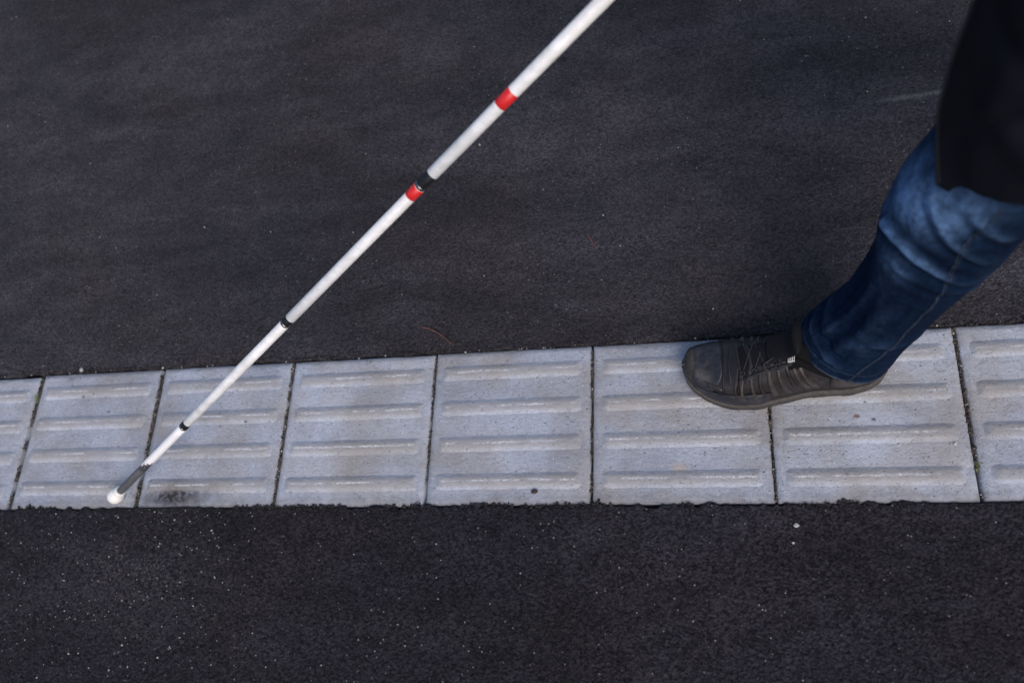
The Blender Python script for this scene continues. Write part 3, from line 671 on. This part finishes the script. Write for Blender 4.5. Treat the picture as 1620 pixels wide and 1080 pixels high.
# --- jacket
M_jk = Mat('black_jacket_cloth', (.0022, .0032, .0070), .75, .14); M_jk.bump(M_jk.noise((14, 14, 10), 4, .5), .012, .5); M_jk.bump(M_jk.noise(900, 2), .0005, .4)
JC = {.618: [(1.644, .191), (1.673, .178), (1.714, .158), (1.81, .138), (1.93, .165), (1.985, .26), (1.99, .40), (1.94, .51), (1.82, .545), (1.74, .52), (1.705, .48)],
      .70: [(1.632, .216), (1.655, .186), (1.705, .155), (1.81, .136), (1.93, .165), (1.975, .26), (1.98, .40), (1.93, .505), (1.82, .535), (1.73, .52), (1.690, .475)],
      .78: [(1.628, .214), (1.648, .180), (1.700, .150), (1.80, .134), (1.92, .165), (1.965, .26), (1.965, .40), (1.92, .50), (1.81, .53), (1.72, .515), (1.670, .465)],
      .86: [(1.628, .208), (1.645, .176), (1.695, .146), (1.79, .134), (1.90, .165), (1.945, .26), (1.945, .40), (1.90, .50), (1.80, .525), (1.70, .51), (1.655, .45)],
      1.0: [(1.620, .245), (1.635, .190), (1.69, .145), (1.79, .134), (1.88, .165), (1.920, .26), (1.92, .40), (1.88, .495), (1.79, .525), (1.69, .51), (1.625, .42)],
      1.15: [(1.610, .315), (1.630, .20), (1.69, .145), (1.78, .128), (1.87, .165), (1.905, .26), (1.905, .40), (1.87, .495), (1.78, .53), (1.69, .515), (1.612, .345)],
      1.30: [(1.620, .325), (1.640, .21), (1.70, .135), (1.78, .115), (1.86, .155), (1.890, .26), (1.89, .40), (1.86, .505), (1.78, .545), (1.70, .525), (1.620, .335)],
      1.40: [(1.655, .325), (1.67, .23), (1.72, .145), (1.78, .12), (1.84, .155), (1.86, .26), (1.86, .40), (1.84, .505), (1.78, .54), (1.72, .515), (1.655, .335)],
      1.455: [(1.695, .325), (1.71, .28), (1.74, .245), (1.78, .235), (1.82, .25), (1.85, .29), (1.85, .37), (1.82, .41), (1.78, .425), (1.74, .415), (1.695, .335)],
      1.53: [(1.700, .325), (1.71, .29), (1.74, .265), (1.78, .258), (1.81, .27), (1.832, .30), (1.832, .36), (1.81, .39), (1.78, .402), (1.74, .395), (1.700, .335)]}
zk = sorted(JC); z = np.linspace(zk[0], zk[-1], 150); na = 200
CP = np.array([curve_pts([(p[0], p[1], 0) for p in JC[k]], na)[:, :2] for k in zk])
Rj = np.zeros((150, na, 3))
for i in range(na):
    for c_ in (0, 1): Rj[:, i, c_] = np.interp(z, zk, CP[:, i, c_])
Rj[..., 2] = z[:, None]-(.026*np.clip(np.linspace(0, 1, na)/.20, 0, 1)*sstep(1, .8, np.linspace(0, 1, na)))[None]*np.exp(-((z-zk[0])/.10)**2)[:, None]; Rj[3:] = smooth(Rj[3:], 12)
Z, A = np.meshgrid(z, np.linspace(0, 1, na), indexing='ij')
nx_ = np.gradient(Rj[..., 1], axis=1); ny_ = -np.gradient(Rj[..., 0], axis=1); ln_ = np.sqrt(nx_**2+ny_**2)+1e-9
d = .013*fbm(A*8, Z*5, 71, 4)
for a0, z0_, sl, w_, am in ((.16, .76, .55, .020, .010), (.22, .70, -.6, .018, -.011), (.12, .83, -.4, .02, .008), (.30, .74, .8, .02, .010), (.25, .82, .5, .02, -.009), (.08, .72, .3, .012, -.005), (.35, .68, -.4, .02, -.008), (.20, .655, .05, .008, -.003)):
    d += am*np.exp(-((Z-z0_-sl*(A-a0))/w_)**2-((A-a0)/.10)**2)
d *= (.25+.75*sstep(zk[0], zk[0]+.08, Z))*sstep(0.02, .12, A)*sstep(1, .94, A)
Rj[..., 0] -= d*nx_/ln_; Rj[..., 1] -= d*ny_/ln_
jk = mesh('jacket', Rj.reshape(-1, 3), grid_faces(150, na), M_jk.m, PER, base=PB0)
so = jk.modifiers.new('thick', 'SOLIDIFY'); so.thickness = .004; so.offset = 0
V, F = tube(Rj[4]+[0, 0, .0], .0020, 6, False); mesh('hem_stitching', V, F, M_jk.m, jk, base=PB0)
V, F = tube(Rj[:, 0], .0028, 8); mesh('zip', V, F, M_bk.m, jk, base=PB0)
M_sh = Mat('dark_shirt_cloth', (.012, .012, .016), .9)
t_ = np.linspace(0, 2*np.pi, 60, endpoint=False)
V, F = loft(np.stack([np.stack([xc-a_*np.cos(t_), .33-b_*np.sin(t_), 0*t_+zq], -1) for zq, xc, a_, b_ in ((.88, 1.80, .125, .165), (.95, 1.79, .135, .165), (1.1, 1.785, .14, .165), (1.25, 1.78, .13, .18), (1.38, 1.78, .10, .18), (1.45, 1.775, .06, .07))]))
mesh('shirt', V, F, M_sh.m, PER, base=PB0)
for pts in ([(1.78, .53, 1.42), (1.775, .56, 1.28), (1.76, .587, 1.12), (1.72, .585, 1.02), tuple(wr+[.015, .008, .012])], [(1.78, .13, 1.42), (1.83, .105, 1.28), (1.88, .085, 1.13), (1.895, .078, 1.02), (1.90, .075, .90)]):
    P = curve_pts(pts, 50); r = np.interp(np.linspace(0, 1, 50), [0, .3, .6, 1], [.082, .07, .062, .047])*(1+.05*np.sin(np.linspace(0, 30, 50)))
    V, F = tube(P, r, 32, False, up=(1, 0, .2)); mesh('sleeve', V, F, M_jk.m, jk, base=PB0)

# --- shoes
def leather(name, lo, hi, dust=.35, rough=.5):
    a = Mat(name, rough=rough, spec=.4); c = a.mix(a.noise((55, 55, 55), 5, .65), lo, hi)
    c = a.mix(1.0, c, a.ramp(a.noise((150, 150, 150), 4, .75), [(.32, .55), (.68, 1.4)]), 'MULTIPLY')
    c = a.mix(a.math('MULTIPLY', a.ramp(a.noise((45, 45, 70), 5, .75), [(.48, 0), (.72, 1)]), dust), c, (.100, .095, .095))
    a.col(c); a.bump(a.noise(420, 4, .6), .0005, .6); a.bump(a.noise((80, 80, 80), 4), .0015, .5); return a.m
M_up = leather('brown_upper', (.0040, .0035, .0042), (.024, .0185, .0190), .22, .45); M_cap = leather('slate_toe_cap', (.0045, .005, .0075), (.031, .032, .042), .42, .45)
M_mesh = Mat('black_mesh', (.006, .006, .008), .8, .2); M_mesh.bump(M_mesh.vor(700), .0006, .6)
M_str = leather('tan_edged_strap', (.009, .0075, .008), (.072, .058, .050), .35, .45); M_sole = leather('grey_brown_sole', (.030, .027, .026), (.085, .076, .068), .5, .75); M_out = leather('dark_outsole', (.020, .019, .018), (.05, .046, .042), .35, .85)
M_lace = Mat('grey_lace', (.020, .020, .023), .7); M_wt = Mat('white_label', (.36, .37, .39), .6); M_lin = Mat('dark_lining', (.006, .006, .007), .9, .1).m
SH = .322
UO = np.array([0, .03, .08, .174, .30, .373, .5, .63, .74, .82, .88, .94, .975, 1.0])
WL = np.array([.004, .019, .031, .040, .042, .044, .055, .066, .0665, .060, .052, .040, .028, .004])
WM = np.array([.004, .017, .028, .032, .033, .033, .037, .044, .047, .045, .041, .033, .024, .004])
HT = np.array([.052, .080, .092, .100, .112, .122, .124, .104, .083, .070, .064, .058, .050, .036])
def shoe(origin, yaw, pitch, side, label):
    """origin: heel end on the ground. yaw: heading of the toe. pitch: heel lift about the ball. side: +1 left foot, -1 right foot"""
    ca, sa = math.cos(yaw), math.sin(yaw); fx = np.array([ca, sa, 0]); lat = np.array([-sa, ca, 0])*side   # lateral direction of the outer side
    def W(u, l, z):
        u, l, z = np.broadcast_arrays(np.asarray(u, float), l, z)
        x = u*SH; piv = .66*SH
        zz_ = z+0
        if pitch:
            w = np.clip((piv-x)/.05, 0, 1); ang = pitch*w; xr = piv-(piv-x)*np.cos(ang)+z*np.sin(ang)*1; zr = (piv-x)*np.sin(ang)+z*np.cos(ang); x, zz_ = xr, zr
        zz_ = zz_+.016*sstep(.80, 1.0, u)**1.5+.003*sstep(.12, 0, u)
        return np.asarray(origin)+x[..., None]*fx+l[..., None]*lat+zz_[..., None]*np.array([0, 0, 1.])
    sh = mesh_upper = None
    uu = (1-np.cos(np.linspace(0, np.pi, 90)))/2; uu = uu*.7+np.linspace(0, 1, 90)*.3; uu = np.clip(uu, .002, .998)
    wl = smooth(np.interp(uu, UO, WL), 3); wm = smooth(np.interp(uu, UO, WM), 3); ht = smooth(np.interp(uu, UO, HT), 5)
    SB = .024                                                   # top of the midsole
    def surf(u, phi, off=0.):
        a_ = np.interp(u, uu, wl)-.002; b_ = np.interp(u, uu, wm)-.002; h = np.interp(u, uu, ht)
        c, s = np.cos(phi), np.sin(phi); k = np.interp(u, [0, .25, .5, .8, 1], [1.0, .95, 1.0, .86, .8])
        cc = np.sign(c)*np.abs(c)**k; ss = np.abs(s)**.80
        wdt = np.where(c > 0, a_, b_)*(1-.20*ss**3*np.interp(u, [.3, .6, .8], [1, .7, 0]))
        bulge = 1+.05*np.sin(np.clip(phi/np.pi, 0, 1)*np.pi*1)**2
        l = cc*(wdt*bulge+off); z = SB-.004+(h-SB+.004+off)*ss
        return W(u, l, z)
    nphi = 60; ph = np.linspace(0, np.pi, nphi)
    U, PH = np.meshgrid(uu, ph, indexing='ij')
    crease = -.0016*np.exp(-((U-.70-.02*np.cos(PH))/.012)**2)*np.sin(PH)**2-.0014*np.exp(-((U-.745+.03*np.cos(PH))/.010)**2)*np.sin(PH)**2
    G = surf(U, PH, crease+.0008*fbm(U*40, PH*6, 5, 3))
    sb = np.asarray(PB0)
    up = mesh('shoe', G.reshape(-1, 3), grid_faces(90, nphi)[:, ::(1 if side > 0 else -1)], M_up, PER, base=sb); up['label'] = label
    def patch(fn, n, m, mat, name, th=.0014, edge=.12, lo=-.0006, **k):
        """raised panel: fn(s,t)->(u,phi) laid on the surface, rounded at its rim"""
        s_, t_ = np.meshgrid(np.linspace(0, 1, n), np.linspace(0, 1, m), indexing='ij')
        u, p = fn(s_, t_); e = np.minimum(np.minimum(s_, 1-s_)/edge, np.minimum(t_, 1-t_)/edge); off = lo+(th-lo)*sstep(0, 1, np.clip(e, 0, 1))**.6
        return mesh(name, surf(u, p, off).reshape(-1, 3), grid_faces(n, m), mat, up, base=sb, **k)
    # toe cap and rand
    patch(lambda s, t: (.845+.152*s-.050*np.sin(t*np.pi)**2*(1-s)+.008*np.sin(t*14)*(1-s), np.pi*(.03+.94*t)), 30, 60, M_cap, 'toe_cap', .0022, .05)
    patch(lambda s, t: (.715+.115*s+.030*np.abs(t-.5)*(1-s)-.012*np.sin(s*9)*(.5-np.abs(t-.5)), np.pi*(.10+.80*t)), 40, 50, M_up, 'vamp', .0016, .06)
    def groove(pts, r=.0011, mat=None, off=.0014):
        V, F = tube(curve_pts([surf(np.array(u_), np.array(p_*np.pi), off) for u_, p_ in pts], 50), r, 6); mesh('panel_seam', V, F, mat or M_bk.m, up, base=sb)
    groove([(.845, .03), (.800, .18), (.795, .34), (.797, .5), (.80, .66), (.81, .82), (.845, .97)], .0013)
    groove([(.56, .105), (.64, .135), (.74, .158), (.84, .160), (.92, .135), (.975, .11)], .0012, None, .0018)
    groove([(.715, .30), (.66, .315), (.58, .325), (.50, .33), (.45, .325)], .0012); groove([(.27, .24), (.20, .25), (.10, .26), (.03, .25)], .0011); groove([(.275, .04), (.28, .14), (.27, .24)], .0011)
    patch(lambda s, t: (.950+.048*s-.012*np.cos((t-.5)*6), np.pi*(.02+.96*t)), 14, 40, M_out, 'toe_bumper', .0042, .10)
    patch(lambda s, t: (.80+.10*s-.012*np.sin(t*5), np.pi*(.17+.10*t+.03*s)), 20, 14, M_up, 'side_overlay', .0036, .25)
    for u1, w1 in ((.700, .030), (.735, .026), (.768, .022)):        # soft ridges where the vamp creases
        patch(lambda s, t, u1=u1, w1=w1: (u1+(s-.5)*w1-.020*np.cos((t-.5)*np.pi)+.018*np.sin(t*5+u1*40), np.pi*(.16+.62*t)), 12, 40, M_up, 'crease', .0034, .5)
    patch(lambda s, t: (.06+.44*s, np.pi*(.26+.48*t)), 20, 20, M_lin, 'lining', .0022, .05)
    patch(lambda s, t: (.56+.42*s, np.pi*(.0+(.10+.055*np.sin(s*np.pi))*t)), 60, 10, M_cap, 'rand', .0024, .08)
    patch(lambda s, t: (.02+.25*s, np.pi*(.04+(.20)*t)), 30, 14, M_str, 'heel_counter', .0020, .1)
    # black lacing field with a padded tongue
    patch(lambda s, t: (.44+.285*s, np.pi*(.5+(t-.5)*(.30-.10*s)-.015)), 40, 24, M_mesh.m, 'lacing_field', .0024, .06)
    tp = [surf(np.array(u_), np.array(.5*np.pi), 0.)+np.array([0, 0, z_]) for u_, z_ in ((.58, .000), (.53, .003), (.485, .010), (.462, .026), (.452, .040))]
    V, F = tube(curve_pts(tp, 24), np.linspace(.020, .028, 24), 24, True, flat=.26, up=fx); mesh('tongue', V, F, M_mesh.m, up, base=sb)
    # collar lining
    cp = [surf(np.array(u_), np.array(p_*np.pi), .001) for u_, p_ in ((.46, .36), (.38, .27), (.28, .20), (.16, .22), (.08, .32), (.04, .5), (.08, .68), (.16, .78), (.28, .80), (.38, .73), (.46, .64))]
    V, F = tube(curve_pts(cp, 60), .0065, 12); mesh('collar', V, F, M_lin, up, base=sb)
    # fan of straps on both sides
    for sgn in (0, 1):
        for i in range(9):
            u0 = .735-.038*i; du = -.020-.009*i
            u0 += (hashn(i, 3, sgn)-.5)*.014; th_ = .0030+.0022*float(hashn(i, 5, sgn)); wd_ = .022+.014*float(hashn(i, 9, sgn)); ln_s = .25+.06*float(hashn(i, 7, sgn))
            sw = -.018-.0100*i+(hashn(i, 11, sgn)-.5)*.02                                  # each strap sweeps further back towards the sole
            f_ = lambda s, t, u0=u0, sw=sw: (u0+sw*(1-s)+.014*np.sin(s*np.pi)+(t-.5)*wd_*(1-.45*s), np.pi*((.035+ln_s*s) if sgn == 0 else (1-.035-ln_s*s)))
            patch(f_, 18, 9, M_str if i % 3 else M_up, 'strap', th_, .42)
    # eyelets and laces
    eye = []
    for i in range(5):
        u_ = .70-.055*i
        for p_ in (.355-.006*i, .615+.006*i):
            c0 = surf(np.array(u_), np.array(p_*np.pi), .0045); eye.append(c0)
            a2 = np.linspace(0, 2*np.pi, 16); Pq = [surf(np.array(u_+.010*math.cos(q)), np.array(p_*np.pi+.055*math.sin(q)), .0038) for q in a2]
            V, F = tube(Pq, .0014, 6, False); mesh('eyelet', V, F, M_bk.m, up, base=sb)
    for i in range(4):
        for a_, b_ in ((2*i, 2*i+3), (2*i+1, 2*i+2)):
            mid_ = (eye[a_]+eye[b_])/2+[0, 0, .0042]; V, F = tube(curve_pts([eye[a_], mid_, eye[b_]], 14), .0008, 7); mesh('lace', V, F, M_lace.m, up, base=sb)
    mid_ = eye[8]+[0.004, 0, .004]; V, F = tube(curve_pts([eye[8], mid_, surf(np.array(.555), np.array(.30*np.pi), .006), surf(np.array(.60), np.array(.37*np.pi), .007), surf(np.array(.53), np.array(.42*np.pi), .007)], 30), .0011, 7); mesh('lace', V, F, M_lace.m, up, base=sb)
    # small white woven label with a dark angular mark
    lf = lambda s, t: (.458+.032*s, np.pi*(.340+.060*t))
    lab = patch(lf, 8, 8, M_wt.m, 'woven_label', .0085, .08, .0075)
    for seg in ([(.25, .2), (.75, .2), (.75, .5), (.25, .5), (.25, .8), (.75, .8)],):
        Pq = np.array([surf(*[np.array(q) for q in lf(1-b_, 1-a_)], .0089) for a_, b_ in seg]); V, F = tube(Pq, .0007, 6); mesh('label_mark', V, F, M_bk.m, up, base=sb)
    # sole: outsole, groove, midsole
    def slab(z0, z1, g0, g1, mat, name, lug=0):
        n = 120; au = np.concatenate([uu, uu[::-1]]); wl2 = np.interp(au[:90], uu, wl); wm2 = np.interp(au[90:], uu, wm)
        rings = []
        for zq, gq in ((z0, g0-.003), (z0+.0015, g0), ((z0+z1)/2, (g0+g1)/2+.0005), (z1-.0015, g1), (z1, g1-.003)):
            l = np.concatenate([wl2+gq, -(wm2+gq)]); ln = lug*np.sign(np.sin(au*SH/.0075))*(np.abs(zq-z0) < .004)
            uo = au+ (gq*1.0)*(au-.5)*2/SH*.7
            rings.append(W(uo, l+ln, np.full(au.shape, zq)))
        V, F = loft(np.stack(rings)); o = mesh(name, V, F, mat, up, base=sb); fix_normals(o); return o
    slab(.0, .0085, .0005, .0015, M_out, 'outsole', .0009); slab(.0085, .0115, -.0025, -.0025, M_bk.m, 'sole_groove'); slab(.0112, .0255, .0012, .0022, M_sole, 'midsole')
    return up
shoe((1.685, .213, .0042), math.radians(180-2.5), 0, 1, 'worn dark brown trail shoe with slate toe cap flat on the tiles')
shoe((2.36, .43, .004), math.radians(180), math.radians(38), -1, 'trail shoe of the rear foot pushing off')
